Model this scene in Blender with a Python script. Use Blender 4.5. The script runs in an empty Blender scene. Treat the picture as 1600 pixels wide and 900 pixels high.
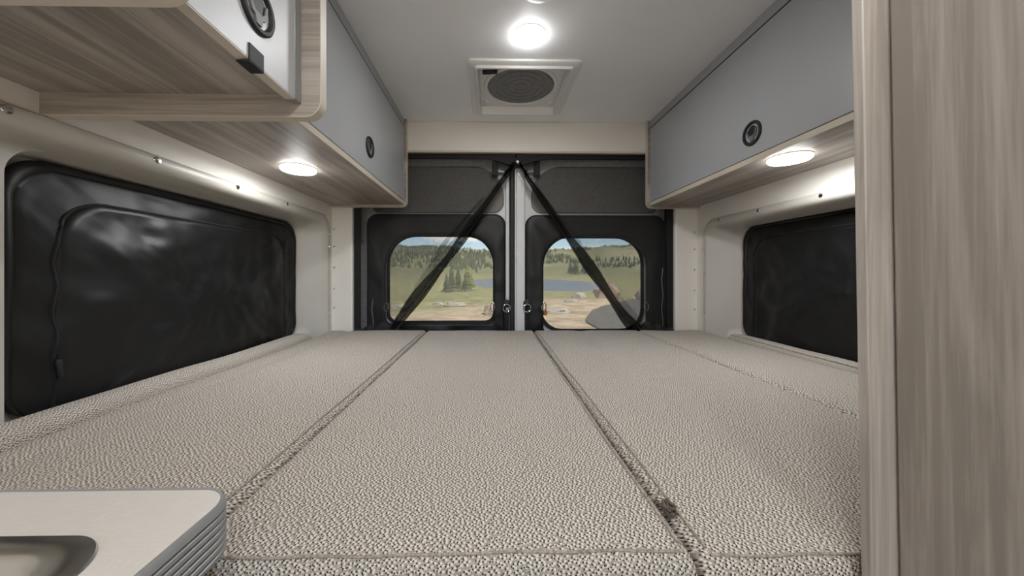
import bpy, bmesh, math, random
from mathutils import Vector, noise
random.seed(7)
SC = bpy.context.scene
COL = SC.collection

# ------------------------------------------------------------------ camera
CAMZ = 1.10
cd = bpy.data.cameras.new('camera'); cam = bpy.data.objects.new('camera', cd); COL.objects.link(cam)
cam.location = (0, 0, CAMZ)
YAW = math.radians(1.0)
cam.rotation_euler = (math.pi/2, 0, -YAW)
F = 530.0
cd.sensor_width = 36.0; cd.lens = F*36/1600
cd.shift_x = (800-(768+F*math.tan(YAW)))/1600
cd.shift_y = -(450-427)/1600
cd.clip_start = 0.01; cd.clip_end = 5000
SC.camera = cam

# ------------------------------------------------------------------ world, sun, exposure
SUN_EL, SUN_AZ = 52, 140
w = bpy.data.worlds.new('sky'); SC.world = w; w.use_nodes = True
nt = w.node_tree; nt.nodes.clear()
out = nt.nodes.new('ShaderNodeOutputWorld'); bg = nt.nodes.new('ShaderNodeBackground')
sky = nt.nodes.new('ShaderNodeTexSky'); sky.sky_type = 'NISHITA'; sky.sun_disc = False
sky.sun_elevation = math.radians(SUN_EL); sky.sun_rotation = math.radians(SUN_AZ); sky.altitude = 2000
sky.dust_density = 0.6
tc = nt.nodes.new('ShaderNodeTexCoord'); mp = nt.nodes.new('ShaderNodeMapping'); mp.inputs['Scale'].default_value = (3.2, 3.2, 13)
mp.inputs['Location'].default_value = (0.35, 0.1, 0.0)
ns = nt.nodes.new('ShaderNodeTexNoise'); ns.inputs['Scale'].default_value = 1.0; ns.inputs['Detail'].default_value = 7
rp = nt.nodes.new('ShaderNodeValToRGB'); rp.color_ramp.elements[0].position = 0.52; rp.color_ramp.elements[1].position = 0.64
mx = nt.nodes.new('ShaderNodeMix'); mx.data_type = 'RGBA'
mul = nt.nodes.new('ShaderNodeMix'); mul.data_type = 'RGBA'; mul.blend_type = 'MULTIPLY'; mul.inputs['Factor'].default_value = 1
mul.inputs['B'].default_value = (0.35, 0.35, 0.35, 1)
L = nt.links.new
L(tc.outputs['Generated'], mp.inputs['Vector']); L(mp.outputs[0], ns.inputs['Vector']); L(ns.outputs['Fac'], rp.inputs['Fac'])
L(sky.outputs[0], mul.inputs['A']); L(mul.outputs['Result'], mx.inputs['A']); L(rp.outputs['Color'], mx.inputs['Factor'])
mx.inputs['B'].default_value = (3.0, 3.0, 2.95, 1)
L(mx.outputs['Result'], bg.inputs['Color']); L(bg.outputs[0], out.inputs['Surface'])
bg.inputs['Strength'].default_value = 1.0

sd = bpy.data.lights.new('sun', 'SUN'); so = bpy.data.objects.new('sun', sd); COL.objects.link(so)
sd.energy = 10.5; sd.angle = math.radians(0.6); sd.color = (1, .96, .9)
so.rotation_euler = (math.radians(90-SUN_EL), 0, math.radians(180-SUN_AZ)); so.location = (0, -5, 30)

SC.view_settings.view_transform = 'Standard'; SC.view_settings.look = 'None'
SC.view_settings.gamma = 1; SC.view_settings.use_curve_mapping = False
SC.view_settings.exposure = 0.66
SC.cycles.use_denoising = True
SC.cycles.max_bounces = 12; SC.cycles.transparent_max_bounces = 16; SC.cycles.diffuse_bounces = 8
PUCK_W = 2.4      # watts of each round lamp

# ------------------------------------------------------------------ materials
def lin(c):
    return tuple(((v/255)/12.92 if v/255 <= .04045 else ((v/255+.055)/1.055)**2.4) for v in c)
class Mat:
    def __init__(s, name):
        s.m = bpy.data.materials.new(name); s.m.use_nodes = True; s.t = s.m.node_tree
        s.b = s.t.nodes['Principled BSDF']; s.out = s.t.nodes['Material Output']
    def n(s, typ, **kw):
        nd = s.t.nodes.new('ShaderNode'+typ)
        for k, v in kw.items():
            if k.startswith('_'): setattr(nd, k[1:], v)
            else: nd.inputs[k.replace('__', ' ')].default_value = v
        return nd
    def l(s, a, b): s.t.links.new(a, b)
    def ramp(s, stops):
        r = s.n('ValToRGB'); e = r.color_ramp.elements
        while len(e) < len(stops): e.new(0.5)
        for el, (p, c) in zip(e, stops): el.position = p; el.color = (*c, 1)
        return r
    def coords(s, scale=(1, 1, 1), kind='Object', rot=(0, 0, 0)):
        t = s.n('TexCoord'); m = s.n('Mapping'); m.inputs['Scale'].default_value = scale; m.inputs['Rotation'].default_value = rot
        s.l(t.outputs[kind], m.inputs['Vector']); return m.outputs[0]
    def bump(s, h, strength=.3, dist=.002):
        b = s.n('Bump'); b.inputs['Strength'].default_value = strength; b.inputs['Distance'].default_value = dist
        s.l(h, b.inputs['Height']); s.l(b.outputs[0], s.b.inputs['Normal']); return b
def plain(name, rgb, rough=.5, metal=0, var=.06, vs=8, bump=0, bs=200, spec=.5):
    m = Mat(name); c = lin(rgb)
    nz = m.n('TexNoise', Scale=vs, Detail=4.0); m.l(m.coords(), nz.inputs['Vector'])
    r = m.ramp([(.3, tuple(v*(1-var) for v in c)), (.7, tuple(min(1, v*(1+var)) for v in c))])
    m.l(nz.outputs['Fac'], r.inputs['Fac']); m.l(r.outputs['Color'], m.b.inputs['Base Color'])
    m.b.inputs['Roughness'].default_value = rough; m.b.inputs['Metallic'].default_value = metal
    m.b.inputs['Specular IOR Level'].default_value = spec
    if bump:
        n2 = m.n('TexNoise', Scale=bs, Detail=2.0); m.l(m.coords(), n2.inputs['Vector']); m.bump(n2.outputs['Fac'], bump, .001)
    return m.m
def wood(name, axis, rgb=(176, 168, 160), dark=(138, 130, 122), rough=.5):
    m = Mat(name)
    sc = [34, 34, 34]; sc[axis] = 1.6
    n1 = m.n('TexNoise', Scale=1.0, Detail=6.0, Roughness=.65, Distortion=.6); m.l(m.coords(tuple(sc)), n1.inputs['Vector'])
    sc2 = [260, 260, 260]; sc2[axis] = 5
    n2 = m.n('TexNoise', Scale=1.0, Detail=3.0); m.l(m.coords(tuple(sc2)), n2.inputs['Vector'])
    sc3 = [7, 7, 7]; sc3[axis] = .7
    n3 = m.n('TexNoise', Scale=1.0, Detail=2.0); m.l(m.coords(tuple(sc3)), n3.inputs['Vector'])
    a = m.n('Math', _operation='MULTIPLY_ADD'); a.inputs[1].default_value = .35; m.l(n2.outputs['Fac'], a.inputs[0])
    m.l(n1.outputs['Fac'], a.inputs[2])
    a2 = m.n('Math', _operation='MULTIPLY_ADD'); a2.inputs[1].default_value = .6; m.l(n3.outputs['Fac'], a2.inputs[0]); m.l(a.outputs[0], a2.inputs[2])
    c, d = lin(rgb), lin(dark)
    r = m.ramp([(.42, d), (.62, tuple(.55*x+.45*y for x, y in zip(c, d))), (.78, c), (1, tuple(min(1, v*1.08) for v in c))])
    mr = m.n('MapRange'); mr.inputs['From Min'].default_value = .55; mr.inputs['From Max'].default_value = 1.3
    m.l(a2.outputs[0], mr.inputs['Value']); m.l(mr.outputs[0], r.inputs['Fac'])
    m.l(r.outputs['Color'], m.b.inputs['Base Color']); m.b.inputs['Roughness'].default_value = rough
    m.bump(n2.outputs['Fac'], .12, .001)
    return m.m
def tweed(name, across=None):
    m = Mat(name); co = m.coords((1, 1, 1))
    # woven lattice in (x, y+z): the same weave runs over the top and down the front
    sp = m.n('SeparateXYZ'); m.l(co, sp.inputs[0]); yz = m.n('Math', _operation='ADD'); m.l(sp.outputs['Y'], yz.inputs[0]); m.l(sp.outputs['Z'], yz.inputs[1])
    cb = m.n('CombineXYZ')
    if across:   # bolsters: the weave runs over the top and down the long side
        xz = m.n('Math', _operation=across); m.l(sp.outputs['X'], xz.inputs[0]); m.l(sp.outputs['Z'], xz.inputs[1])
        m.l(xz.outputs[0], cb.inputs['X']); m.l(sp.outputs['Y'], cb.inputs['Y'])
    else: m.l(sp.outputs['X'], cb.inputs['X']); m.l(yz.outputs[0], cb.inputs['Y'])
    wob = m.n('TexNoise', Scale=40.0, Detail=2.0); m.l(co, wob.inputs['Vector'])
    ad = m.n('VectorMath', _operation='MULTIPLY_ADD'); ad.inputs[1].default_value = (.003, .003, 0)
    m.l(wob.outputs['Color'], ad.inputs[0]); m.l(cb.outputs[0], ad.inputs[2])
    def lat(off, rnd, rot):
        mp_ = m.n('Mapping'); mp_.inputs['Location'].default_value = off; mp_.inputs['Rotation'].default_value = (0, 0, rot); mp_.inputs['Scale'].default_value = (1.12, .92, 1)
        m.l(ad.outputs[0], mp_.inputs['Vector'])
        v = m.n('TexVoronoi', Scale=205.0, Randomness=rnd, _voronoi_dimensions='2D'); m.l(mp_.outputs[0], v.inputs['Vector']); return v
    va, vb = lat((0, 0, 0), .62, .6), lat((.0027, .0022, 0), .8, .6)
    fine = m.n('TexNoise', Scale=620.0, Detail=3.0); m.l(co, fine.inputs['Vector'])
    ground = m.ramp([(.35, lin((128, 121, 112))), (.65, lin((178, 170, 160)))]); m.l(fine.outputs['Fac'], ground.inputs['Fac'])
    dot = m.ramp([(.24, (1, 1, 1)), (.42, (0, 0, 0))]); m.l(va.outputs['Distance'], dot.inputs['Fac'])
    pit = m.ramp([(.14, (1, 1, 1)), (.28, (0, 0, 0))]); m.l(vb.outputs['Distance'], pit.inputs['Fac'])
    m1 = m.n('Mix', _data_type='RGBA'); m.l(dot.outputs['Color'], m1.inputs['Factor']); m.l(ground.outputs['Color'], m1.inputs['A']); m1.inputs['B'].default_value = (*lin((208, 202, 193)), 1)
    m2 = m.n('Mix', _data_type='RGBA'); m.l(pit.outputs['Color'], m2.inputs['Factor']); m.l(m1.outputs['Result'], m2.inputs['A']); m2.inputs['B'].default_value = (*lin((44, 40, 36)), 1)
    m.l(m2.outputs['Result'], m.b.inputs['Base Color'])
    m.b.inputs['Roughness'].default_value = .95; m.b.inputs['Specular IOR Level'].default_value = .15
    h = m.n('Math', _operation='SUBTRACT'); m.l(dot.outputs['Color'], h.inputs[0]); m.l(pit.outputs['Color'], h.inputs[1])
    m.bump(h.outputs[0], .45, .0014)
    return m.m
def nylon(name, v=15, rough=.46):
    m = Mat(name); c = lin((v, v, v+1))
    nz = m.n('TexNoise', Scale=6.0, Detail=3.0); m.l(m.coords(), nz.inputs['Vector'])
    r = m.ramp([(.3, tuple(x*.8 for x in c)), (.7, tuple(x*1.2 for x in c))]); m.l(nz.outputs['Fac'], r.inputs['Fac'])
    m.l(r.outputs['Color'], m.b.inputs['Base Color'])
    wv = m.n('TexNoise', Scale=900.0, Detail=1.0); m.l(m.coords(), wv.inputs['Vector'])
    m.bump(wv.outputs['Fac'], .15, .0006)
    m.b.inputs['Roughness'].default_value = rough; m.b.inputs['Specular IOR Level'].default_value = .42
    return m.m
def netting(name, opacity, v=24):
    m = Mat(name); m.t.nodes.remove(m.b)
    d = m.n('BsdfDiffuse'); d.inputs['Color'].default_value = (*lin((v, v, v)), 1)
    t = m.n('BsdfTransparent'); mxs = m.n('MixShader')
    nz = m.n('TexNoise', Scale=60.0, Detail=4.0); m.l(m.coords(), nz.inputs['Vector'])
    mr = m.n('MapRange'); mr.inputs['From Min'].default_value = .3; mr.inputs['From Max'].default_value = .7
    mr.inputs['To Min'].default_value = max(0, opacity-.08); mr.inputs['To Max'].default_value = min(1, opacity+.08)
    m.l(nz.outputs['Fac'], mr.inputs['Value']); m.l(mr.outputs[0], mxs.inputs['Fac'])
    m.l(t.outputs[0], mxs.inputs[1]); m.l(d.outputs[0], mxs.inputs[2]); m.l(mxs.outputs[0], m.out.inputs['Surface'])
    return m.m
def pane_glass(name, tint):
    m = Mat(name); m.t.nodes.remove(m.b)
    t = m.n('BsdfTransparent'); t.inputs['Color'].default_value = (*tint, 1)
    g = m.n('BsdfGlossy', Roughness=.03); mxs = m.n('MixShader')
    fr = m.n('Fresnel', IOR=1.3); m.l(fr.outputs[0], mxs.inputs['Fac'])
    tl = m.n('BsdfTranslucent'); tl.inputs['Color'].default_value = (.8, .79, .74, 1); mx2 = m.n('MixShader'); mx2.inputs['Fac'].default_value = .055
    m.l(t.outputs[0], mx2.inputs[1]); m.l(tl.outputs[0], mx2.inputs[2])
    m.l(mx2.outputs[0], mxs.inputs[1]); m.l(g.outputs[0], mxs.inputs[2]); m.l(mxs.outputs[0], m.out.inputs['Surface'])
    return m.m
def lamp_lens(name, strength, col=(1, .97, .92)):
    m = Mat(name); m.b.inputs['Base Color'].default_value = (.9, .9, .9, 1)
    nz = m.n('TexNoise', Scale=3.0); m.l(m.coords(), nz.inputs['Vector'])
    mr = m.n('MapRange'); mr.inputs['To Min'].default_value = strength*.97; mr.inputs['To Max'].default_value = strength*1.03
    m.l(nz.outputs['Fac'], mr.inputs['Value']); m.l(mr.outputs[0], m.b.inputs['Emission Strength'])
    m.b.inputs['Emission Color'].default_value = (*col, 1); return m.m

M = dict(
    wood_x=wood('wood_x', 0), wood_y=wood('wood_y', 1), wood_z=wood('wood_z', 2),
    edge=plain('edge_band', (198, 189, 175), .45), laminate=plain('grey_laminate', (163, 165, 168), .38, var=.02, bump=.05, bs=500),
    doorpale=plain('pale_laminate', (180, 182, 186), .4, var=.02, bump=.05, bs=500),
    cream=plain('cream_panel', (220, 216, 209), .55, var=.02, bump=.05, bs=300), ceiling=plain('headliner', (234, 235, 237), .42, var=.012),
    trim=plain('moulded_plastic', (184, 180, 172), .42, var=.03, bump=.12, bs=700), steel=plain('steel', (186, 183, 178), .26, 1, var=.04, vs=3),
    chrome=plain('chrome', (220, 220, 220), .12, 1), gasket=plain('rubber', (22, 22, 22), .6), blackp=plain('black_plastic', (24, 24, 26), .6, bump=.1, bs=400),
    darkp=plain('dark_plastic', (12, 12, 13), .5), tweed=tweed('tweed'), tweed_left=tweed('tweed_bolster_left', 'SUBTRACT'), tweed_right=tweed('tweed_bolster_right', 'ADD'), nylon=nylon('black_nylon'), nylon2=nylon('black_nylon_border', 9, .5),
    webbing=nylon('webbing', 10, .7), net=netting('insect_net', .36, 62), hem=netting('gathered_net', .9, 20),
    paint=plain('white_paint', (205, 206, 208), .35, var=.02), inset=plain('door_trim_panel', (116, 113, 109), .6, bump=.1, bs=500),
    top=None, glass=pane_glass('tinted_glass', (.45, .447, .43)), white=plain('white_plastic', (222, 222, 222), .35, var=.015),
    fan=plain('fan_grey', (105, 106, 107), .5), fandark=plain('fan_dark', (110, 111, 112), .7), alu=plain('ribbed_grey', (146, 147, 147), .35, .3),
    brown=plain('brown_panel', (92, 74, 58), .6), floor=plain('vinyl_floor', (150, 149, 147), .5, vs=30),
    lens=lamp_lens('lit_lens', 9.0), lensoff=plain('frosted_lens', (235, 236, 236), .3, var=.01), orange=plain('orange_lens', (214, 128, 60), .3),
    piping=None)
def _top():
    m = Mat('linen_laminate'); c = lin((200, 195, 188))
    n1 = m.n('TexNoise', Scale=1.0, Detail=2.0); m.l(m.coords((900, 60, 60)), n1.inputs['Vector'])
    n2 = m.n('TexNoise', Scale=1.0, Detail=2.0); m.l(m.coords((60, 900, 60)), n2.inputs['Vector'])
    a = m.n('Math', _operation='ADD'); m.l(n1.outputs['Fac'], a.inputs[0]); m.l(n2.outputs['Fac'], a.inputs[1])
    r = m.ramp([(.75, tuple(v*.9 for v in c)), (1, c)]); 
    mr = m.n('MapRange'); mr.inputs['From Max'].default_value = 1.3; m.l(a.outputs[0], mr.inputs['Value']); m.l(mr.outputs[0], r.inputs['Fac'])
    m.l(r.outputs['Color'], m.b.inputs['Base Color']); m.b.inputs['Roughness'].default_value = .4; return m.m
M['top'] = _top()
def _piping():
    m = Mat('fabric_piping'); c = lin((158, 149, 138))
    n1 = m.n('TexNoise', Scale=350.0, Detail=3.0); m.l(m.coords(), n1.inputs['Vector'])
    r = m.ramp([(.35, tuple(v*.55 for v in c)), (.65, tuple(v*1.15 for v in c))]); m.l(n1.outputs['Fac'], r.inputs['Fac'])
    m.l(r.outputs['Color'], m.b.inputs['Base Color']); m.b.inputs['Roughness'].default_value = .95; m.bump(n1.outputs['Fac'], .5, .001); return m.m
M['piping'] = _piping()

# ------------------------------------------------------------------ builders
OFF = {}
def thing(name, label, cat, loc=(0, 0, 0), group=None):
    o = bpy.data.objects.new(name, None); COL.objects.link(o); o.location = loc; o.empty_display_size = .05
    OFF[o] = Vector(loc)
    if label: o['label'] = label
    if cat: o['category'] = cat
    if group: o['group'] = group
    return o
def tag(o, label=None, cat=None, group=None, kind=None):
    for k, v in (('label', label), ('category', cat), ('group', group), ('kind', kind)):
        if v: o[k] = v
    return o
def mk(name, verts, faces, mat, parent=None, smooth=True, bev=0, seg=2, fix=True, auto=None):
    vs = [Vector(v) for v in verts]
    if parent is None:
        lo = Vector([min(v[i] for v in vs) for i in range(3)]); hi = Vector([max(v[i] for v in vs) for i in range(3)])
        off = Vector(((lo.x+hi.x)/2, (lo.y+hi.y)/2, lo.z))
    else: off = OFF[parent]
    me = bpy.data.meshes.new(name); me.from_pydata([v-off for v in vs], [], faces)
    if fix:
        b = bmesh.new(); b.from_mesh(me); bmesh.ops.remove_doubles(b, verts=b.verts, dist=1e-6)
        bmesh.ops.recalc_face_normals(b, faces=b.faces); b.to_mesh(me); b.free()
    me.materials.append(M[mat] if isinstance(mat, str) else mat)
    o = bpy.data.objects.new(name, me); COL.objects.link(o); OFF[o] = off
    if parent: o.parent = parent
    else: o.location = off
    if smooth:
        for p in me.polygons: p.use_smooth = True
        try: me.set_sharp_from_angle(angle=math.radians(auto or 40))
        except Exception: pass
    if bev:
        md = o.modifiers.new('bevel', 'BEVEL'); md.width = bev; md.segments = seg; md.limit_method = 'ANGLE'; md.angle_limit = math.radians(50)
    return o
def boxv(x0, x1, y0, y1, z0, z1):
    v = [(x, y, z) for x in (x0, x1) for y in (y0, y1) for z in (z0, z1)]
    f = [(0, 1, 3, 2), (4, 6, 7, 5), (0, 4, 5, 1), (2, 3, 7, 6), (0, 2, 6, 4), (1, 5, 7, 3)]
    return v, f
def box(name, xs, ys, zs, mat, parent=None, bev=.002, shear=0, seg=2):
    v, f = boxv(min(xs), max(xs), min(ys), max(ys), min(zs), max(zs))
    if shear: v = [(x-(z-CAMZ)*shear, y, z) for x, y, z in v]
    return mk(name, v, f, mat, parent, bev=bev, seg=seg)
def rr(a0, a1, b0, b1, r, nc=8, ns=8):
    """rounded rectangle, point counts fixed so outlines correspond; r one radius or four (a1b1, a0b1, a0b0, a1b0)"""
    rs = [r]*4 if not isinstance(r, (list, tuple)) else list(r)
    cs = [(a1, b1, -1, -1, 0), (a0, b1, 1, -1, 90), (a0, b0, 1, 1, 180), (a1, b0, -1, 1, 270)]
    arcs = []
    for (ca, cb, sa, sb, st), q in zip(cs, rs):
        q = max(q, 1e-4); c = (ca+sa*q, cb+sb*q)
        arcs.append([(c[0]+q*math.cos(math.radians(st+90*i/nc)), c[1]+q*math.sin(math.radians(st+90*i/nc))) for i in range(nc+1)])
    pts = []
    for i in range(4):
        pts += arcs[i]; p, q = arcs[i][-1], arcs[(i+1) % 4][0]
        pts += [(p[0]+(q[0]-p[0])*k/ns, p[1]+(q[1]-p[1])*k/ns) for k in range(1, ns)]
    return pts
def loft(name, rings, mat, parent=None, cap0=False, cap1=False, closed=True, **kw):
    n = len(rings[0]); v = [p for r in rings for p in r]; f = []
    for i in range(len(rings)-1):
        for j in range(n if closed else n-1):
            k = (j+1) % n
            f.append((i*n+j, i*n+k, (i+1)*n+k, (i+1)*n+j))
    if cap0: f.append(tuple(range(n))[::-1])
    if cap1: f.append(tuple((len(rings)-1)*n+j for j in range(n)))
    return mk(name, v, f, mat, parent, **kw)
def tube_pts(path, r, nseg=8, closed=False, flat=None):
    """sweep; r number or list; flat=(w,h) gives an elliptical section"""
    P = [Vector(p) for p in path]; n = len(P); rings = []; up = Vector((0, 0, 1))
    for i, p in enumerate(P):
        t = (P[min(i+1, n-1)]-P[max(i-1, 0)]).normalized() if not closed else (P[(i+1) % n]-P[i-1]).normalized()
        u = up if abs(t.dot(up)) < .95 else Vector((1, 0, 0))
        a = t.cross(u).normalized(); b = a.cross(t).normalized()
        ri = r[i] if isinstance(r, (list, tuple)) else r
        fa, fb = flat if flat else (1, 1)
        rings.append([p+a*ri*fa*math.cos(2*math.pi*k/nseg)+b*ri*fb*math.sin(2*math.pi*k/nseg) for k in range(nseg)])
    if closed: rings.append(rings[0])
    return rings
def tube(name, path, r, mat, parent=None, nseg=8, closed=False, flat=None):
    return loft(name, tube_pts(path, r, nseg, closed, flat), mat, parent, cap0=not closed, cap1=not closed)
def lathe(name, c, axis, prof, mat, parent=None, n=32, cap0=True, cap1=True):
    """prof = [(radius, offset along axis)]"""
    ax = Vector(axis).normalized(); u = ax.orthogonal().normalized(); v = ax.cross(u); c = Vector(c)
    rings = [[c+ax*h+(u*math.cos(2*math.pi*k/n)+v*math.sin(2*math.pi*k/n))*max(r, 1e-5) for k in range(n)] for r, h in prof]
    return loft(name, rings, mat, parent, cap0=cap0, cap1=cap1)
def screw(parent, p, axis, r=.006, mat='chrome'):
    return lathe('screw', p, axis, [(r, -.001), (r, .001), (r*.85, .0028), (r*.3, .0036), (0, .0034)], mat, parent, n=12, cap1=False)

CEIL, CX = 1.90, 0.13
WL, WR = -0.835, 1.095
YR = 1.789           # face of the rear header and pillars
YD = 1.905           # rear door skin
FRONT = -2.1
# ------------------------------------------------------------------ shell
def struct(o): o['kind'] = 'structure'; return o
struct(box('floor', (WL-.15, WR+.15), (FRONT, YD+.05), (-.04, 0), 'floor', bev=0))
VX0, VX1, VY0, VY1 = -.052, .305, 1.305, 1.668      # roof vent hole
ce = loft('ceiling', [[(a, b, CEIL) for a, b in rr(WL-.1, WR+.1, FRONT, YR+.12, .001)], [(a, b, CEIL) for a, b in rr(VX0-.006, VX1+.006, VY0-.006, VY1+.006, .012)],
     [(a, b, CEIL+.14) for a, b in rr(VX0-.006, VX1+.006, VY0-.006, VY1+.006, .012)]], 'ceiling', cap1=True); struct(ce)
def side_wall(name, X, s, ztop, holes):
    """s = +1 when the outside is towards +x; one sheet with the window recess cut out"""
    y0, y1, z0, z1, r = holes
    rings = [[(X, a, b) for a, b in rr(FRONT if s < 0 else .20, YR+.12, 0, CEIL+.02, .001)], [(X, a, b) for a, b in rr(y0, y1, z0, z1, r)]]
    return struct(loft(name, rings, 'cream'))
wl = side_wall('wall_left', WL, -1, 0, (.30, 1.752, .50, 1.392, .075))
wr_ = side_wall('wall_right', WR, 1, 0, (.40, 1.722, .50, 1.368, .075))
def recess(name, X, s, ztop, yend, y0, d, inner, sx):
    iy0, iy1, iz0, iz1, ir = inner
    R = [  # (y0,y1,z0,z1,radius,depth)
        (y0, yend, .50, ztop, .075, .0), (y0, yend, .50, ztop, .075, -.006), (y0+.004, yend-.004, .504, ztop-.004, .072, -.009),
        (y0+.018, yend-.016, .52, ztop-.022, .062, -.009), (y0+.028, yend-.024, .53, ztop-.032, .056, -.003), (y0+.034, yend-.036, .54, ztop-.040, .055, .02),
        (iy0-.02, iy1+.045, iz0-.03, ztop-.046, .06, d*.55), (iy0-.012, iy1+.03, iz0-.02, ztop-.050, .06, d-.012), (iy0-.004, iy1+.018, iz0-.01, ztop-.054, .06, d), (iy0+.05, iy1-.05, iz0+.05, iz1-.05, .05, d+.002)]
    rings = [[(X+s*q[5], a, b) for a, b in rr(q[0], q[1], q[2], q[3], q[4], nc=12, ns=14)] for q in R]
    o = struct(loft(name, rings, 'trim', cap1=True, auto=60))
    return o
DREC = .125
LI = (.665, 1.648, .80, 1.337, .075); RI = (.62, 1.60, .80, 1.318, .07)
t1 = recess('trim_1', WL, -1, 1.392, 1.752, .30, DREC, LI, 0)
t2 = recess('trim_2', WR, 1, 1.368, 1.722, .40, DREC, RI, 0)
for y, r in ((.575, .011), (.592, .009), (.853, .0095), (1.118, .0075), (1.385, .007), (1.66, .006)): screw(t1, (WL+.0085, y, 1.380), (1, 0, 0), r)
for z in (1.30, 1.235, 1.12, 1.0, .9): screw(t1, (WL+.0085, 1.742, z), (1, 0, 0), .0055)
for y in (1.10, 1.362, 1.60): screw(t2, (WR-.0085, y, 1.356), (-1, 0, 0), .0075)
for z in (1.27, 1.20, 1.10, .99, .90): screw(t2, (WR-.0085, 1.712, z), (-1, 0, 0), .0055)
# rear header and pillars
OX0, OX1, OZ1 = -.729, .979, 1.742
hd = thing('wall_rear', None, None, (CX, YR, 0)); hd['kind'] = 'structure'
box('header_panel', (WL, WR), (YR, YR+.012), (OZ1, CEIL), 'cream', hd, .004)
box('header_lip', (WL, WR), (YR-.004, YR+.02), (OZ1-.006, OZ1+.004), 'edge', hd, .002)
for a, b in ((WL-.01, OX0), (OX1, WR+.01)):
    p = box('pillar_panel', (a, b), (YR, YR+.03), (0, OZ1), 'cream', hd, .006)
for a, b in ((OX0-.03, OX0), (OX1, OX1+.03)): box('reveal', (a, b), (YR+.03, YD+.03), (0, OZ1+.03), 'gasket', hd, .002)
box('reveal', (OX0-.03, OX1+.03), (YR+.012, YD+.03), (OZ1, OZ1+.02), 'gasket', hd, .002)
for z in (1.33, 1.24, 1.13, 1.02, .92):
    screw(hd, (WL+.012, YR, z), (0, -1, 0), .0055); screw(hd, (WR-.014, YR, z-.012), (0, -1, 0), .0055)
# front part of the van behind the camera: windscreen opening and open side door let the day in
fr = loft('wall_front', [[(a, FRONT, b) for a, b in rr(WL-.1, WR+.1, 0, CEIL+.02, .001)], [(a, FRONT, b) for a, b in rr(WL+.05, WR-.05, .62, 1.78, .12)]], 'cream'); struct(fr)
fw = mk('wall_right_front', *[[(WR, FRONT, 0), (WR, -1.35, 0), (WR, -1.35, CEIL), (WR, FRONT, CEIL)], [(0, 1, 2, 3)]], 'cream', smooth=False); struct(fw)
fw2 = mk('trim_3', [(WR, -1.36, 1.78), (WR, .21, 1.78), (WR, .21, CEIL+.01), (WR, -1.36, CEIL+.01)], [(0, 1, 2, 3)], 'cream', smooth=False); struct(fw2)

# ------------------------------------------------------------------ rear doors
def rear_door(name, x0, x1, wx0, wx1, wz0, wz1, ix0, ix1, flip):
    o = thing(name, None, None, ((x0+x1)/2, YD, 0)); o['kind'] = 'structure'
    wq = (.15, .15, .12, .12) if flip else (.15, .15, .045, .045)
    loft('door_skin', [[(a, YD, b) for a, b in rr(x0, x1, 0, 1.78, .01)], [(a, YD, b) for a, b in rr(wx0-.05, wx1+.05, wz0-.05, wz1+.05, .14)],
        [(a, YD+.03, b) for a, b in rr(wx0-.035, wx1+.035, wz0-.035, wz1+.035, .13)], [(a, YD+.05, b) for a, b in rr(wx0-.01, wx1+.01, wz0-.01, wz1+.01, wq)]], 'paint', o)
    loft('window_pane', [[(a, YD+.05, b) for a, b in rr(wx0-.012, wx1+.012, wz0-.012, wz1+.012, wq)]]*1+[[(a, YD+.054, b) for a, b in rr(wx0-.012, wx1+.012, wz0-.012, wz1+.012, wq)]], 'glass', o, cap0=True, cap1=True)
    g = [[(a, y, b) for a, b in rr(wx0-e, wx1+e, wz0-e, wz1+e, wq)] for e, y in ((-.004, YD+.05), (-.004, YD+.04), (.012, YD+.04), (.012, YD+.05))]
    loft('window_gasket', g, 'gasket', o)
    rad = (.17, .03, .03, .06) if not flip else (.03, .17, .06, .03)
    loft('inset_panel', [[(a, y, b) for a, b in rr(ix0+e, ix1-e, 1.437+e, 1.698-e, rad)] for e, y in ((0, YD), (0, YD-.005), (.004, YD-.008), (.010, YD-.008))], 'inset', o, cap1=True)
    return o
d1 = rear_door('door_1', OX0-.01, .108, -.585, .012, .825, 1.312, -.66, .070, False)
d2 = rear_door('door_2', .134, OX1+.01, .284, .868, .775, 1.305, .222, .93, True)
box('door_edge', (.134, .186), (YD-.035, YD-.001), (.1, 1.735), 'paint', d2, .008, seg=3)
box('door_edge_bead', (.1276, .136), (YD-.042, YD-.02), (.1, 1.72), 'paint', d2, .003)
box('door_edge', (.078, .100), (YD-.022, YD-.001), (.1, 1.735), 'paint', d1, .006, seg=3)
box('rubber_seal', (.100, .1275), (YD-.04, YD-.001), (.1, 1.74), 'gasket', d1, .008, seg=3)
box('reflector', (.296, .316), (YD+.01, YD+.03), (.862, .892), 'orange', d2, .003)
# latch hardware above the middle
for dd, s, cx in ((d1, -1, .06), (d2, 1, .21)):
    box('latch_bracket', (cx-.05, cx+.05), (YD-.03, YD-.008), (1.655, 1.70), 'alu', dd, .004)
    box('latch_block', (cx+s*.04-.017, cx+s*.04+.017), (YD-.05, YD-.008), (1.635, 1.715), 'blackp', dd, .004)
    lathe('latch_bolt', (cx-s*.02, YD-.03, 1.66), (0, -1, 0), [(.008, 0), (.008, .012), (.004, .014)], 'blackp', dd, n=12)
box('latch_hook', (.10, .165), (YD-.075, YD-.042), (1.675, 1.735), 'blackp', d1, .006)

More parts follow.
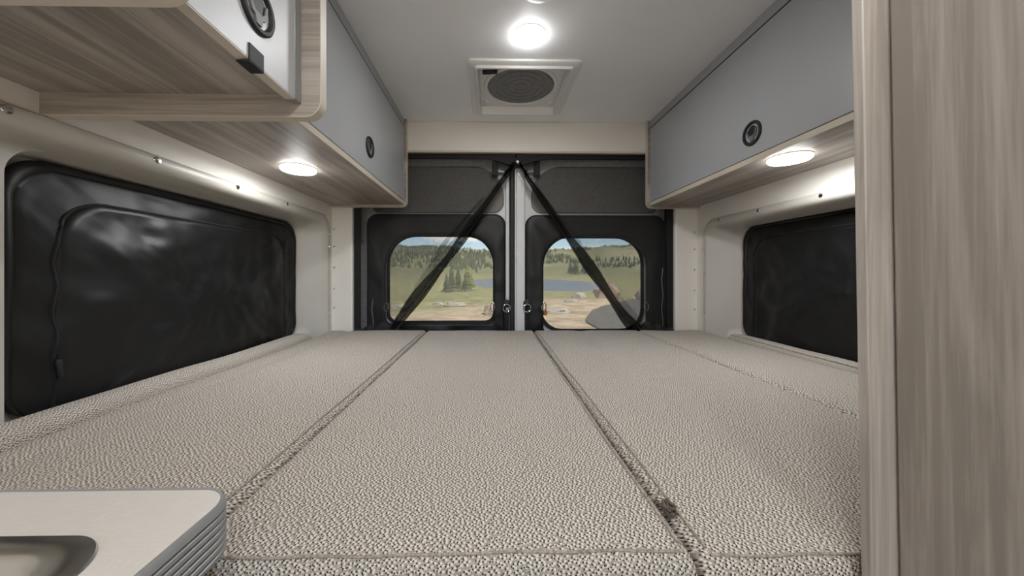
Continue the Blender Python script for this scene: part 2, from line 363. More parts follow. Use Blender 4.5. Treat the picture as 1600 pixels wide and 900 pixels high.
# ------------------------------------------------------------------ black covers
def fbm(y, z, sx, sz, seed): return noise.fractal(Vector((y*sx+seed, z*sz, seed*.37)), 1.0, 2.0, 4)
def side_cover(X, s, out, inn, label, seed):
    """s = direction into the room"""
    y0, y1, z0, z1, r = out
    root = thing('window_cover', label, 'window cover', (X, (y0+y1)/2, z0), 'black window covers')
    O = rr(y0, y1, z0, z1, r, 14, 26)
    I = rr(inn[0], inn[1], inn[2], inn[3], (inn[4], inn[4], .02, .02), 14, 26)
    def wr(y, z, amp): 
        return 1.5*amp*(fbm(y+.35*z, z-.3*y, 4.5, 7, seed)+.45*fbm(y, z, 14, 9, seed+3))
    def ring(t, d, amp):
        return [(X+s*(d+wr(a, b, amp)), a, b) for a, b in [(o[0]+(i[0]-o[0])*t, o[1]+(i[1]-o[1])*t) for o, i in zip(O, I)]]
    loft('border', [ring(0, .0, 0), ring(0, .008, .001), ring(.05, .014, .002), ring(.22, .014, .003), ring(.25, .009, .003), ring(.30, .012, .005), ring(.45, .014, .008), ring(.6, .016, .009), ring(.8, .018, .008), ring(.97, .020, .006), ring(1.0, .010, .004)], 'nylon2', root, auto=70)
    c = ((inn[0]+inn[1])/2, (inn[2]+inn[3])/2)
    def r2(t, d, amp): return [(X+s*(d+wr(a, b, amp)), a, b) for a, b in [(i[0]+(c[0]-i[0])*t, i[1]+(c[1]-i[1])*t) for i in I]]
    rings = [r2(0, .010, .004), r2(.012, .021, .006)]
    for k in range(1, 22):
        t = .012+.96*k/22; rings.append(r2(t, (.021+.008*(1-(1-t)**2)), .009*min(1, t*6+.4)*(1 if t < .8 else 1-(t-.8)*2)))
    loft('centre_panel', rings, 'nylon', root, cap1=True, auto=80)
    n = len(I)
    zp = [(X+s*(.019+wr(a, b, .006)), a+.003*math.sin(b*60), b) for a, b in I]
    tube('zipper', zp, .0042, 'webbing', root, 6, closed=True)
    lathe('zipper_pull', (X+s*.024, inn[0]+.001 if s > 0 else inn[0]+.01, .915), (0, .1, -1), [(.004, 0), (.006, .006), (.0045, .02), (.006, .03), (.003, .04)], 'blackp', root, n=10)
    return root
side_cover(WL-DREC+.008, 1, LI, (.742, 1.553, .76, 1.264, .10), 'black padded fabric cover over the left side window', 1.3)
side_cover(WR+DREC-.008, -1, RI, (.70, 1.525, .76, 1.262, .09), 'black padded fabric cover over the right side window behind the wardrobe', 5.1)

def door_cover(Y, x0, x1, z0, z1, hx0, hx1, hz0, hz1, label, seed, ringx):
    root = thing('door_window_cover', label, 'window cover', ((x0+x1)/2, Y, z0), 'black rear window surrounds')
    O = rr(x0, x1, z0, z1, (.06, .06, .02, .02), 10, 24); I = rr(hx0, hx1, hz0, hz1, (.168, .168, .03, .03), 10, 24)
    def ring(t, d, amp):
        return [(a, Y-d-amp*(fbm(a, b, 6, 9, seed)+.4*fbm(a, b, 18, 12, seed+2)), b) for a, b in [(o[0]+(i[0]-o[0])*t, o[1]+(i[1]-o[1])*t) for o, i in zip(O, I)]]
    loft('surround', [ring(0, -.012, 0), ring(0, .004, .001), ring(.05, .010, .003), ring(.2, .012, .007), ring(.4, .014, .010), ring(.6, .014, .010), ring(.8, .014, .008), ring(.95, .014, .003), ring(1, .010, .001), ring(1, -.008, 0), ring(1.0, -.012, 0)], 'nylon2', root, auto=70)
    tube('piping', [(a, Y-.011, b) for a, b in I], .004, 'webbing', root, 6, closed=True)
    # D ring with its strap
    zr = .912
    lathe('ring_mount', (ringx, Y-.012, zr+.022), (0, -1, 0), [(.022, 0), (.022, .008), (.014, .014)], 'blackp', root, n=16)
    tube('d_ring', [(ringx+.020*math.cos(a), Y-.026-.004*math.sin(a), zr-.004+.022*math.sin(a)) for a in [2*math.pi*k/20 for k in range(20)]], .0042, 'chrome', root, 8, closed=True)
    box('strap', (ringx-.013, ringx+.013), (Y-.024, Y-.018), (.70, zr-.018), 'webbing', root, .002)
    # small clips on the window edge
    for cx_, cz in ((hx0+.006, .915), (hx1-.006, .915)):
        tube('clip', [(cx_+.011*math.cos(a), Y-.016, cz+.024*math.sin(a)) for a in [2*math.pi*k/14 for k in range(14)]], .0032, 'chrome', root, 6, closed=True)
    return root
YC = YD-.018
dc1 = door_cover(YC, -.688, .078, .745, 1.428, -.585, .012, .822, 1.313, 'black fabric surround of the left rear door window', 2.2, .083-.0)
dc2 = door_cover(YC, .188, 1.0-.028, .70, 1.424, .284, .868, .772, 1.306, 'black fabric surround of the right rear door window', 8.4, .197)
for xz, pr, zz in ((-.648, dc1, (.80, .96)), (.945, dc2, (.80, 1.13))):
    tube('edge_zipper', [(xz+.004*math.sin(z*40), YC-.026, z) for z in [zz[0]+(zz[1]-zz[0])*k/10 for k in range(11)]], .0028, 'alu', pr, 6)

# ------------------------------------------------------------------ insect screens, drawn apart like curtains
YN = YR+.035
def screen(s, label, seed):
    xo = OX0+.003 if s < 0 else OX1-.003
    ctr = (CX+s*.006, 1.688)
    root = thing('insect_screen', label, 'insect screen', ((xo+CX)/2, YN, .80), 'insect screens drawn apart')
    if s < 0: H = [(.122, 1.690), (.06, 1.60), (-.02, 1.485), (-.10, 1.37), (-.19, 1.245), (-.28, 1.125), (-.37, 1.00), (-.455, .88), (-.53, .785)]
    else: H = [(.148, 1.690), (.20, 1.60), (.285, 1.48), (.36, 1.37), (.445, 1.245), (.53, 1.125), (.625, 1.00), (.715, .88), (.80, .785)]
    def hem(t):
        k = t*(len(H)-1); i = min(int(k), len(H)-2); u = k-i
        return (H[i][0]*(1-u)+H[i+1][0]*u, H[i][1]*(1-u)+H[i+1][1]*u)
    def top(u): # straight top edge from the centre outwards
        return (ctr[0]+(xo-ctr[0])*u, 1.690+.042*min(1, u*6))
    NT, NS = 40, 48; v = []; f = []
    for i in range(NT+1):
        t = i/NT; hx, hz = hem(t); oz = 1.735+(.785-1.735)*t
        for j in range(NS+1):
            u = j/NS
            x = hx+(xo-hx)*u; z = hz+(oz-hz)*u
            # at the top the net follows the header
            if t < .25:
                tx, tz = top(u); q = (1-t/.25)**2; 
                z = z*(1-q)+tz*q; x = x*(1-q)+tx*q
            y = YN+.008*math.sin(u*22+t*5+seed)*(.3+.7*t)+.012*noise.noise(Vector((u*5+seed, t*3, 0)))
            v.append((x, y, z))
    for i in range(NT):
        for j in range(NS):
            a = i*(NS+1)+j; f.append((a, a+1, a+NS+2, a+NS+1))
    mk('net_panel', v, f, 'net', root, fix=False)
    # gathered hem: two loosely wound bands
    def band(name, off, w, mat, ph, t0=0, t1=1, yo=0):
        n = 60; vv = []; ff = []
        for i in range(n+1):
            t = t0+(t1-t0)*i/n; hx, hz = hem(t); a = hem(min(1, t+.02)); b = hem(max(0, t-.02))
            d = Vector((a[0]-b[0], 0, a[1]-b[1])).normalized(); nrm = Vector((-d.z*s, 0, d.x*s))
            if nrm.x*s < 0: nrm = -nrm
            ww = w*(.30+.7*min(1, t*1.5))*(1+.22*math.sin(t*17+ph)); oo = off*min(1, t*2)+.012*math.sin(t*8+ph)*t
            for k in range(9):
                q = k/8-.5
                p = Vector((hx, YN-.012+yo, hz))+nrm*(oo+ww*q)+Vector((0, .010*math.sin(k*2.4+t*9+ph)-.014*math.cos(q*math.pi), 0))
                vv.append(p)
        for i in range(n):
            for k in range(8):
                a = i*9+k; ff.append((a, a+1, a+10, a+9))
        mk(name, vv, ff, mat, root, fix=False)
    band('hem_band', .0, .056, 'hem', seed); band('hem_fold', .010, .062, 'net', seed+2, .12, 1, -.006)
    if s < 0: band('hem_fold', .055, .022, 'net', seed+4, .25, .62, .004)
    tube('hem_cord', [(hem(t)[0]+s*(-.018 if s > 0 else -.018), YN-.03, hem(t)[1]) for t in [k/30 for k in range(31)]], .0022, 'webbing', root, 6)
    # gathered tail at the bottom
    vv = []; ff = []
    tx = H[-1][0]
    for i in range(13):
        u = i/12; x = tx-s*.05+(xo-tx+s*.05)*u
        for k in range(7):
            q = k/6; vv.append((x, YN-.012-.018*math.sin(q*math.pi)+.006*math.sin(i*2.1+k), .70+(.105+.055*math.sin(u*3.0)*(1-u)+.006*math.sin(i*1.7))*q+.0))
    for i in range(12):
        for k in range(6): a = i*7+k; ff.append((a, a+1, a+8, a+7))
    mk('gathered_tail', vv, ff, 'webbing', root, fix=False)
    # black webbing that fixes it to the van
    box('side_webbing', (xo-.003 if s < 0 else xo-.032, xo+.032 if s < 0 else xo+.003), (YN-.014, YN-.006), (.72, 1.738), 'webbing', root, .002)
    pts = [(xo, YN-.010), (CX+s*.16, YN-.010), (CX+s*.006, YN-.016)]
    vt, ft = [], []
    for i in range(25):
        u = i/24; x = xo+(CX+s*.004-xo)*u; k = max(0, 1-abs(x-CX)/.17)
        for z in (1.741, 1.741-.030-.036*k*k*(3-2*k)): vt += [(x, YN-.014-.006*k, z), (x, YN-.004, z)]
    for i in range(24):
        a = i*4
        for p, q in ((0, 1), (1, 3), (3, 2), (2, 0)): ft.append((a+p, a+q, a+4+q, a+4+p))
    ft += [(0, 1, 3, 2), (96, 98, 99, 97)]
    mk('top_webbing', vt, ft, 'webbing', root)
    if s > 0: lathe('snap', (CX+.008, YN-.024, 1.690), (0, -1, 0), [(.009, 0), (.009, .004), (.005, .008)], 'white', root, n=14)
    return root
screen(-1, 'black insect net tied back towards the left over the rear doors', 1.0)
screen(1, 'black insect net tied back towards the right over the rear doors', 4.0)

# ------------------------------------------------------------------ overhead cabinets
def latch(parent, c, axis, r=.0385):
    h = lathe('latch', c, axis, [(r, 0), (r, .003), (r*.93, .0055), (r*.80, .0055), (r*.74, .002), (r*.72, -.004)], 'blackp', parent, n=40, cap1=True, cap0=False)
    ax = Vector(axis); c = Vector(c)
    # thumb plate with a notch, and the dark finger hole
    hole = [c+ax*.0015+Vector((0, r*.40*math.cos(a), r*.22+r*.42*math.sin(a))) for a in [2*math.pi*k/20 for k in range(20)]]
    loft('finger_hole', [hole, [p-ax*.004 for p in hole]], 'darkp', h, cap0=True, cap1=True)
    pl = [(-.52, .35), (-.5, -.05), (-.40, -.30), (-.22, -.38), (-.16, -.66), (.16, -.66), (.22, -.38), (.40, -.30), (.5, -.05), (.52, .35), (.42, .36), (.36, -.02), (.2, -.2), (-.2, -.2), (-.36, -.02), (-.42, .36)]
    P = [c+Vector((0, a*r, b*r)) for a, b in pl]
    loft('thumb_plate', [[p+ax*.004 for p in P], [p-ax*.003 for p in P]], 'fan', h, cap0=True, cap1=True)
    return h
def end_panel(parent, y0, y1, xw, xf, z0, z1, s, mat='wood_x', rad=.028):
    """upright board across the van; its lower front corner is rounded; s=+1 front edge towards +x"""
    pts = [(xw, z1), (xw, z0)]
    cx_, cz = xf-s*rad, z0+rad
    for i in range(9):
        a = math.radians(-90+90*i/8); pts.append((cx_+s*rad*math.cos(a), cz+rad*math.sin(a)))
    pts.append((xf, z1))
    o = loft('end_panel', [[(x, y0, z) for x, z in pts], [(x, y1, z) for x, z in pts]], mat, parent, cap0=True, cap1=True)
    e = [[], [], [], []]
    path = pts[1:]
    n = len(path)
    for i, (x, z) in enumerate(path):
        p, q = path[max(i-1, 0)], path[min(i+1, n-1)]
        t = Vector((q[0]-p[0], q[1]-p[1])).normalized(); nx, nz = (t.y, -t.x) if s > 0 else (-t.y, t.x)
        for k, (oy, d) in enumerate(((y0-.0006, .0), (y0-.0006, .0016), (y1+.0006, .0016), (y1+.0006, .0))): e[k].append((x+nx*d, oy, z+nz*d))
    loft('edge_band', [list(r) for r in zip(*e)], 'edge', o, cap0=True, cap1=True)
    return o
def cab(name, label, s, xw, xf, y0, y1, zb, lat):
    root = thing(name, label, 'cabinet', ((xw+xf)/2, (y0+y1)/2, zb), 'overhead cabinets')
    fs = -s
    end_panel(root, y1-.024, y1-.001, xw, xf+s*.012, zb-.010, CEIL-.001, s)
    box('bottom_panel', (xw, xf-s*.004), (y0, y1-.025), (zb, zb+.018), 'wood_y', root, .001)
    box('bottom_edge_band', (xf-s*.0035, xf+s*.0005), (y0, y1-.025), (zb, zb+.018), 'edge', root, .001)
    box('inner_box', (xf-s*.028, xf-s*.02), (y0, y1-.03), (zb+.02, CEIL-.002), 'darkp', root, 0)
    box('top_fascia', (xf-s*.018, xf-s*.001), (y0, y1-.026), (CEIL-.038, CEIL-.001), 'laminate', root, .001)
    box('shadow_gap_strip', (xf-s*.012, xf-s*.0012), (y0, y1-.026), (CEIL-.0445, CEIL-.038), 'gasket', root, 0)  # thin black strip painting the shade of the gap above the door
    d = box('door', (xf-s*.016, xf+s*.001), (y0+.004, y1-.028), (zb+.020, CEIL-.0445), 'laminate', root, .002)
    if lat: latch(d, (xf+s*.0012, lat[0], lat[1]), (s, 0, 0))
    return root
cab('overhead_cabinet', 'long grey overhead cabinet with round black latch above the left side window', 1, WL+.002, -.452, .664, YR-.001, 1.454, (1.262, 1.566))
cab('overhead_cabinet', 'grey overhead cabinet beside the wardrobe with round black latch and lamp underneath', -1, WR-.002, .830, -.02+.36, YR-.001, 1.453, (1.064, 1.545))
# nearest cabinet, deeper and lower, over the worktop
nc = thing('overhead_cabinet', 'near pale overhead cabinet with wooden underside above the worktop', 'cabinet', (-.58, .51, 1.394), 'overhead cabinets')
end_panel(nc, .641, .661, WL, -.321, 1.394, CEIL-.001, 1)
end_panel(nc, .360, .379, WL, -.326, 1.394, CEIL-.001, 1)
box('bottom_panel', (WL, -.375), (.379, .641), (1.434, 1.452), 'wood_y', nc, .001)
dn = box('door', (-.374, -.356), (.382, .620), (1.416, CEIL-.03), 'doorpale', nc, .0012)
box('door_edge_band', (-.3735, -.3565), (.382, .620), (1.4148, 1.4162), 'edge', dn, 0)
box('side_strip', (-.370, -.3555), (.6205, .641), (1.4165, CEIL-.03), 'alu', nc, .001)
latch(dn, (-.3558, .521, 1.502), (1, 0, 0), .0375)
# little black bracket on the lower door edge
br = box('bracket', (-.3558, -.3535), (.502, .534), (1.4125, 1.4385), 'blackp', dn, .001)
box('bracket_foot', (-.374, -.3535), (.502, .534), (1.4100, 1.4128), 'blackp', br, .001)

# ------------------------------------------------------------------ round lamps
def puck(name, label, c, lit, r=.054, h=.012, cat='lamp', grp='round lamps'):
    root = thing(name, label, cat, c, grp if lit else None)
    x, y, z = c
    lathe('rim', c, (0, 0, -1), [(r*1.03, 0), (r*1.03, h*.18), (r*.985, h*.25)], 'white', root, n=40, cap1=False)
    lathe('lens', c, (0, 0, -1), [(r*.995, h*.1), (r*.995, h*.75), (r*.93, h*1.02), (r*.7, h*1.2), (r*.3, h*1.3), (0, h*1.3)], 'lens' if lit else 'lensoff', root, n=40, cap0=False, cap1=False)
    if lit:
        ld = bpy.data.lights.new('lamp_light', 'AREA'); ld.shape = 'DISK'; ld.size = r*1.7; ld.energy = PUCK_W*(1 if z > 1.8 else .6); ld.color = (.985, .99, 1)
        lo = bpy.data.objects.new('lamp_light', ld); COL.objects.link(lo); lo.parent = root; lo.location = (0, 0, -h*1.5)
        pd = bpy.data.lights.new('lamp_glow', 'POINT'); pd.shadow_soft_size = r*.5; pd.energy = PUCK_W*(.07 if z > 1.8 else .08); pd.color = (.985, .99, 1)
        po = bpy.data.objects.new('lamp_glow', pd); COL.objects.link(po); po.parent = root; po.location = (0, 0, -h*2.2-r*.5)
    return root
puck('ceiling_lamp', 'bright round lamp on the ceiling in front of the roof vent', (.127, 1.138, CEIL), True)
puck('cabinet_lamp', 'bright round lamp under the left overhead cabinet', (-.648, 1.150, 1.454), True)
puck('cabinet_lamp', 'bright round lamp under the right overhead cabinet', (.905, 1.015, 1.453), True)
puck('ceiling_fitting', 'unlit round white fitting on the ceiling at the top edge', (.134, .938, CEIL), False, cat='ceiling fitting')
for y, lab in ((.05, 'unseen added round lamp straight above the worktop end of the aisle'), (-.55, 'unseen added round lamp beside the open side door'), (-1.15, 'foremost unseen added round lamp nearest the windscreen')):
    puck('ceiling_lamp', lab, (.13, y, CEIL), True)  # out-of-view ceiling lamps, added to brighten the interior

# ------------------------------------------------------------------ roof vent
rv = thing('roof_vent', 'square white roof vent with round dark fan opening', 'roof vent', (CX, 1.484, CEIL))
fo = (-.094, .346, 1.264, 1.706)
loft('flange', [[(a, b, z) for a, b in rr(*q, r)] for q, r, z in (((fo[0], fo[1], fo[2], fo[3]), .02, CEIL), ((fo[0]+.002, fo[1]-.002, fo[2]+.002, fo[3]-.002), .02, CEIL-.006),
    ((fo[0]+.008, fo[1]-.008, fo[2]+.008, fo[3]-.008), .02, CEIL-.009), ((VX0-.016, VX1+.016, VY0-.016, VY1+.016), .014, CEIL-.010), ((VX0-.012, VX1+.012, VY0-.012, VY1+.012), .014, CEIL-.018), ((VX0-.004, VX1+.004, VY0-.004, VY1+.004), .012, CEIL-.018), ((VX0, VX1, VY0, VY1), .012, CEIL-.010), ((VX0, VX1, VY0, VY1), .012, CEIL+.05))], 'white', rv)
fcx, fcy, fr_ = CX-.002, 1.49, .146
sq = rr(VX0+.001, VX1-.001, VY0+.001, VY1-.001, .012)
def circ(r, z):
    return [(fcx+r*math.cos(math.atan2(b-fcy, a-fcx)), fcy+r*math.sin(math.atan2(b-fcy, a-fcx)), z) for a, b in sq]
loft('housing', [[(a, b, CEIL+.022) for a, b in sq], circ(fr_+.018, CEIL+.022), circ(fr_+.014, CEIL+.014), circ(fr_+.002, CEIL+.014), circ(fr_, CEIL+.018), circ(fr_, CEIL+.075)], 'white', rv)
lathe('lid', (fcx, fcy, CEIL+.075), (0, 0, 1), [(fr_+.002, 0), (fr_+.002, .008), (0, .012)], 'fandark', rv, n=48)
lathe('hub', (fcx, fcy, CEIL+.052), (0, 0, -1), [(.034, -.02), (.034, .006), (.026, .014), (.008, .018), (0, .018)], 'fan', rv, n=28, cap1=False)
for k in range(4):
    a0 = 2*math.pi*k/4+.4; vv = []
    for i in range(7):
        rad_ = .03+(.136-.03)*i/6; wd = math.radians(19)
        for j in range(5):
            a = a0+wd*(j/4-.5)*2; vv.append((fcx+rad_*math.cos(a), fcy+rad_*math.sin(a), CEIL+.045+.018*(j/4-.5)))
    ff = [(i*5+j, i*5+j+1, i*5+j+6, i*5+j+5) for i in range(6) for j in range(4)]
    b = mk('fan_blade', vv, ff, 'fan', rv, fix=False); b.modifiers.new('thick', 'SOLIDIFY').thickness = .003
lathe('fan_screen', (fcx, fcy, CEIL+.021), (0, 0, 1), [(fr_-.001, 0), (fr_-.001, .0008)], netting('fan_mesh', .72, 150), rv, n=48)
# screen wires over the opening
sv = []
for k in range(5):
    rad_ = .028*(k+1); tube('guard_ring', [(fcx+rad_*math.cos(a), fcy+rad_*math.sin(a), CEIL+.020) for a in [2*math.pi*i/40 for i in range(40)]], .0009, 'fan', rv, 5, closed=True)
kb = lathe('knob', (-.008, 1.352, CEIL+.022), (0, 0, -1), [(.022, 0), (.022, .014), (.017, .020)], 'darkp', rv, n=16)
for k in range(3):
    a = 2*math.pi*k/3+.4
    box('knob_wing', (-.008+.022*math.cos(a)-.011, -.008+.022*math.cos(a)+.011), (1.352+.018*math.sin(a)-.010, 1.352+.018*math.sin(a)+.010), (CEIL+.002, CEIL+.014), 'darkp', kb, .003)
for p in ((-.028, 1.335), (-.025, 1.62), (.28, 1.335), (.28, 1.63)): lathe('boss', (*p, CEIL+.022), (0, 0, -1), [(.011, 0), (.010, .008), (.004, .008), (.004, .004)], 'white', rv, n=14)

# ------------------------------------------------------------------ bed cushions
BZ = .800
def cushion(x0, x1, y0, y1, label, top=BZ, h=.13, crown=.006, dips=(), rad=.015, seed=0, fx=(0, 0), nx=46, ny=64, wob=.003, piping=(), tail=.004, fab='tweed'):
    """upholstered slab: rounded rectangle in plan, soft crowned top"""
    root = thing('bed_cushion', label, 'cushion', ((x0+x1)/2, (y0+y1)/2, top-h), 'bed cushions')
    def zt(x, y):
        u = (x-x0)/(x1-x0); v = (y-y0)/(y1-y0)
        z = crown*(1-(2*u-1)**4)*(1-(2*v-1)**6)+wob*noise.noise(Vector((x*5+seed, y*4, seed)))
        for dx, wd, dep in dips: z -= dep*math.exp(-((x-dx)/wd)**2)
        z += fx[0]*max(0, 1-(x-x0)/.12)**2+fx[1]*max(0, 1-(x1-x)/.12)**2
        z += tail*math.exp(-((y-y1)/.16)**2)
        return top+z
    v = []; f = []
    def edge(d):  # drop near the border
        if d >= rad: return 0
        return rad-math.sqrt(max(0, rad*rad-(rad-d)**2))
    def sp(n, a, b):
        s = [0, .12, .3, .6, 1.0]; e = [a+rad*q for q in s]; m = [a+rad+(b-a-2*rad)*k/(n-9) for k in range(1, n-9)]
        return e+m+[b-rad*q for q in reversed(s)]
    xs, ys = sp(nx, x0, x1), sp(ny, y0, y1); nx_, ny_ = len(xs), len(ys)
    for y in ys:
        for x in xs:
            v.append((x, y, zt(x, y)-edge(min(x-x0, x1-x))-edge(min(y-y0, y1-y))*1.0))
    for j in range(ny_-1):
        for i in range(nx_-1): a = j*nx_+i; f.append((a, a+1, a+nx_+1, a+nx_))
    # sides
    per = [i for i in range(nx_)]+[j*nx_+nx_-1 for j in range(1, ny_)]+[(ny_-1)*nx_+i for i in range(nx_-2, -1, -1)]+[j*nx_ for j in range(ny_-2, 0, -1)]
    base = per
    for q, (dz, bul) in enumerate(((.35, .003), (.7, .003), (1, -.006))):
        new = []
        for k in per:
            x, y, z = v[k]; cx_, cy_ = (x0+x1)/2, (y0+y1)/2
            zz = (top-rad)+(top-h-(top-rad))*dz
            sx_ = (1 if x > cx_ else -1) if min(x-x0, x1-x) < 1e-6 else 0; sy_ = (1 if y > cy_ else -1) if min(y-y0, y1-y) < 1e-6 else 0
            v.append((x+sx_*bul*.4, y+sy_*bul, zz)); new.append(len(v)-1)
        n = len(per)
        for k in range(n): f.append((base[k], base[(k+1) % n], new[(k+1) % n], new[k]))
        base = new
    f.append(tuple(base))
    mk('cover', v, f, fab, root, auto=75)
    for kind in piping:
        if kind == 'front': pth = [(x, y0+.010+.001*math.sin(x*60), zt(x, y0+.010)-edge(.010)+.001) for x in [x0+.012+(x1-x0-.024)*k/60 for k in range(61)]]
        elif kind == 'left': pth = [(x0+.012, y, zt(x0+.012, y)-edge(.012)+.001) for y in [y0+.02+(y1-y0-.05)*k/60 for k in range(61)]]
        elif kind == 'right': pth = [(x1-.012, y, zt(x1-.012, y)-edge(.012)+.001) for y in [y0+.02+(y1-y0-.05)*k/60 for k in range(61)]]
        tube('piping', pth, 0.0015 if kind == 'front' else .0018, 'piping', root, 6)
    return root
YF, YB = .352, 1.768
cushion(-.333, .2180, YF, YB, 'wide middle bed cushion running to the rear doors', crown=.003, seed=1, piping=('front', 'right'), dips=((-.07, .02, .0015),))
cr = cushion(.2225, .764, YF-.004, YB, 'bed cushion right of the middle one, with a loose knot on its seam', crown=.003, seed=2, piping=('front', 'left'), dips=((.46, .03, .004),))
cushion(.766, 1.088, YF, YB-.005, 'outer right bed cushion against the right wall', crown=.008, seed=3, dips=((.93, .05, .002),))
cushion(WL+.005, -.338, YF+.03, YB, 'outer left bed cushion between worktop and rear left pillar', crown=.007, seed=4, piping=('right',), dips=((-.735, .018, .004),), tail=.006)
bl = cushion(WL-.080, WL+.003, .50, 1.60, 'narrow bolster along the foot of the left window cover', top=BZ+.019, h=.10, rad=.03, crown=.006, seed=5, nx=22, wob=.006, fab='tweed_left')
brr = cushion(WR-.003, WR+.080, .42, 1.57, 'narrow bolster along the foot of the right window cover', top=BZ+.014, h=.10, rad=.03, crown=.006, seed=6, nx=22, wob=.006, piping=('left',), fab='tweed_right')
# knot of thread on the seam
kp = []
for k in range(40):
    a = k*.9; q = Vector((.2235+.006*math.cos(a)*(1+.4*math.sin(k)), .428+.010*math.sin(a*1.3), .802+.0045*math.sin(a*.7+1)))
    kp.append(q)
tube('thread_knot', kp, .0016, plain('dark_thread', (92, 84, 74), .9), cr, 5)
# bed base boards that carry the cushions
bb = thing('bed_platform', 'wooden platform under the bed cushions', 'bed platform', (.13, 1.0, 0))
box('deck', (WL+.01, WR-.01), (YF+.03, YB-.02), (.645, .668), 'wood_y', bb)
box('front_panel', (-.27, WR-.01), (YF+.05, YF+.068), (0, .645), 'brown', bb)
for x in (WL-.10, WR+.01): box('ledge', (x, x+.09), (.45, 1.60), (.688, .706), 'wood_y', bb)

# ------------------------------------------------------------------ worktop, sink, base unit
CT = .8845
XE = -.2505
wt = thing('worktop', 'cream linen-look worktop with ribbed grey edge at the lower left', 'worktop', (-.55, -.2, CT-.05))
ol = lambda e, z, : [(a, b, z) for a, b in rr(WL+.006, XE+e, -.9, .346+e, (.034+e, .005, .005, .01), 12, 10)]
SK = (-.79, -.298, -.20, .279)
sko = lambda e, z: [(a, b, z) for a, b in rr(SK[0]+e, SK[1]-e, SK[2]+e, SK[3]-e, .042-e*.4, 12, 10)]
loft('top_sheet', [sko(.006, CT-.03), sko(.006, CT), ol(-.0035, CT), ol(-.0035, CT-.004)], 'top', wt)
rib = [ol(-.0035, CT-.002), ol(-.0035, CT+.0008), ol(-.0015, CT+.0012), ol(0, CT-.0015), ol(.0008, CT-.004)]
z = CT-.006
for k in range(6):
    rib += [ol(.001, z), ol(-.0014, z-.001), ol(-.0014, z-.0022), ol(.001, z-.0034), ol(.001, z-.0066)]; z -= .0068
rib += [ol(.0, z-.001), ol(-.006, z-.0015)]
loft('ribbed_edge', rib, 'alu', wt)
loft('underside', [ol(-.006, z-.001), sko(.006, z-.001)], 'brown', wt)
CB = z-.002
si = thing('sink', 'stainless steel sink set into the worktop', 'sink', (-.55, .05, CT-.15))
loft('rim', [sko(-.004, CT+.0002), sko(-.003, CT+.0022), sko(.004, CT+.003), sko(.015, CT+.003), sko(.021, CT-.001), sko(.026, CT-.016)], 'steel', si)
loft('basin', [sko(.026, CT-.016), sko(.035, CT-.05), sko(.05, CT-.10), sko(.075, CT-.128), sko(.11, CT-.136), sko(.20, CT-.14)], 'steel', si, cap1=True, auto=80)
lathe('drain', (-.55, .05, CT-.1395), (0, 0, 1), [(.042, 0), (.042, .002), (.03, .001), (.026, -.001)], 'chrome', si, n=28)
bu = thing('base_unit', 'wooden base unit below the worktop', 'base unit', (-.55, -.2, 0))
box('end_board', (WL+.01, XE-.028), (.318, .336), (0, CB), 'wood_z', bu)
box('front_frame', (XE-.046, XE-.030), (-.88, .317), (0, CB), 'wood_z', bu)
for a, b in ((-.86, -.28), (-.27, .30)):
    d = box('door', (XE-.029, XE-.014), (a, b), (.10, CB-.03), 'wood_z', bu)
    lathe('knob', (XE-.014, b-.05, .62), (1, 0, 0), [(.014, 0), (.018, .010), (.012, .014)], 'blackp', d, n=18)

# ------------------------------------------------------------------ wardrobe on the right
SH = .0178
wd = thing('wardrobe', 'tall grey-brown wooden wardrobe filling the right side of the view', 'wardrobe', (.70, 0, 0))
box('corner_post', (.3685, .4105), (.3265, .337), (0, CEIL-.001), 'wood_z', wd, .0012, SH)
box('back_board', (.4115, WR-.02), (.317, .335), (0, CEIL-.001), 'wood_z', wd, .001, SH)
box('aisle_panel', (.393, .411), (-.42, .3255), (0, CEIL-.001), 'wood_z', wd, .003, SH)
box('front_board', (.411, WR-.02), (-.42, -.402), (0, CEIL-.001), 'wood_z', wd, .001, SH)

# ------------------------------------------------------------------ the country outside
GZ = -.60; LKZ = -1.2
def sm(a, b, x):
    t = max(0, min(1, (x-a)/(b-a))); return t*t*(3-2*t)
def lake_q(x, y): return ((x-9)/16.5)**2+((y-95)/54)**2
def terrain(x, y):
    dx, dy = x-.13, y-2; r = math.hypot(dx, dy)
    z = GZ-.55*sm(18, 42, r)+.10*noise.noise(Vector((x*.15, y*.15, 0)))*sm(4, 12, r)+.05*noise.noise(Vector((x*.7, y*.7, 3)))*sm(4, 10, r)
    th = math.atan2(dx, dy)
    rise = sm(110, 560, r)
    el = .070+.010*noise.noise(Vector((th*6, 1.3, 0)))+.006*noise.noise(Vector((th*23, 2.1, 0)))
    if -.6 < th < .6: el += .006*sm(-.05, -.3, th)-.012*math.exp(-((th-.05)/.09)**2)+.004*sm(.2, .4, th)
    z += rise*(el*560+1.1)*(1+.25*noise.noise(Vector((x*.009, y*.009, 5)))*(1-rise))
    if r > 60: z += 2.2*noise.noise(Vector((x*.02, y*.02, 9)))*sm(150, 300, r)
    if r > 560: z += (r-560)*.03
    q = lake_q(x, y)
    if q < 1.9: z = z*(sm(.95, 1.9, q))+(LKZ+.10)*(1-sm(.95, 1.9, q)) if q > .95 else LKZ-.45*(1-q)+.10*0
    return z
rad_list = [1.5, 3, 4.5, 6]+[6*1.055**k for k in range(1, 92)]
angs = [math.radians(-38+.55*k) for k in range(int(76/.55)+1)]
rest = [math.radians(38+4+4*k) for k in range(int(284/4)-1)]
angs = angs+rest
v = [(.13, 2, GZ)]; f = []
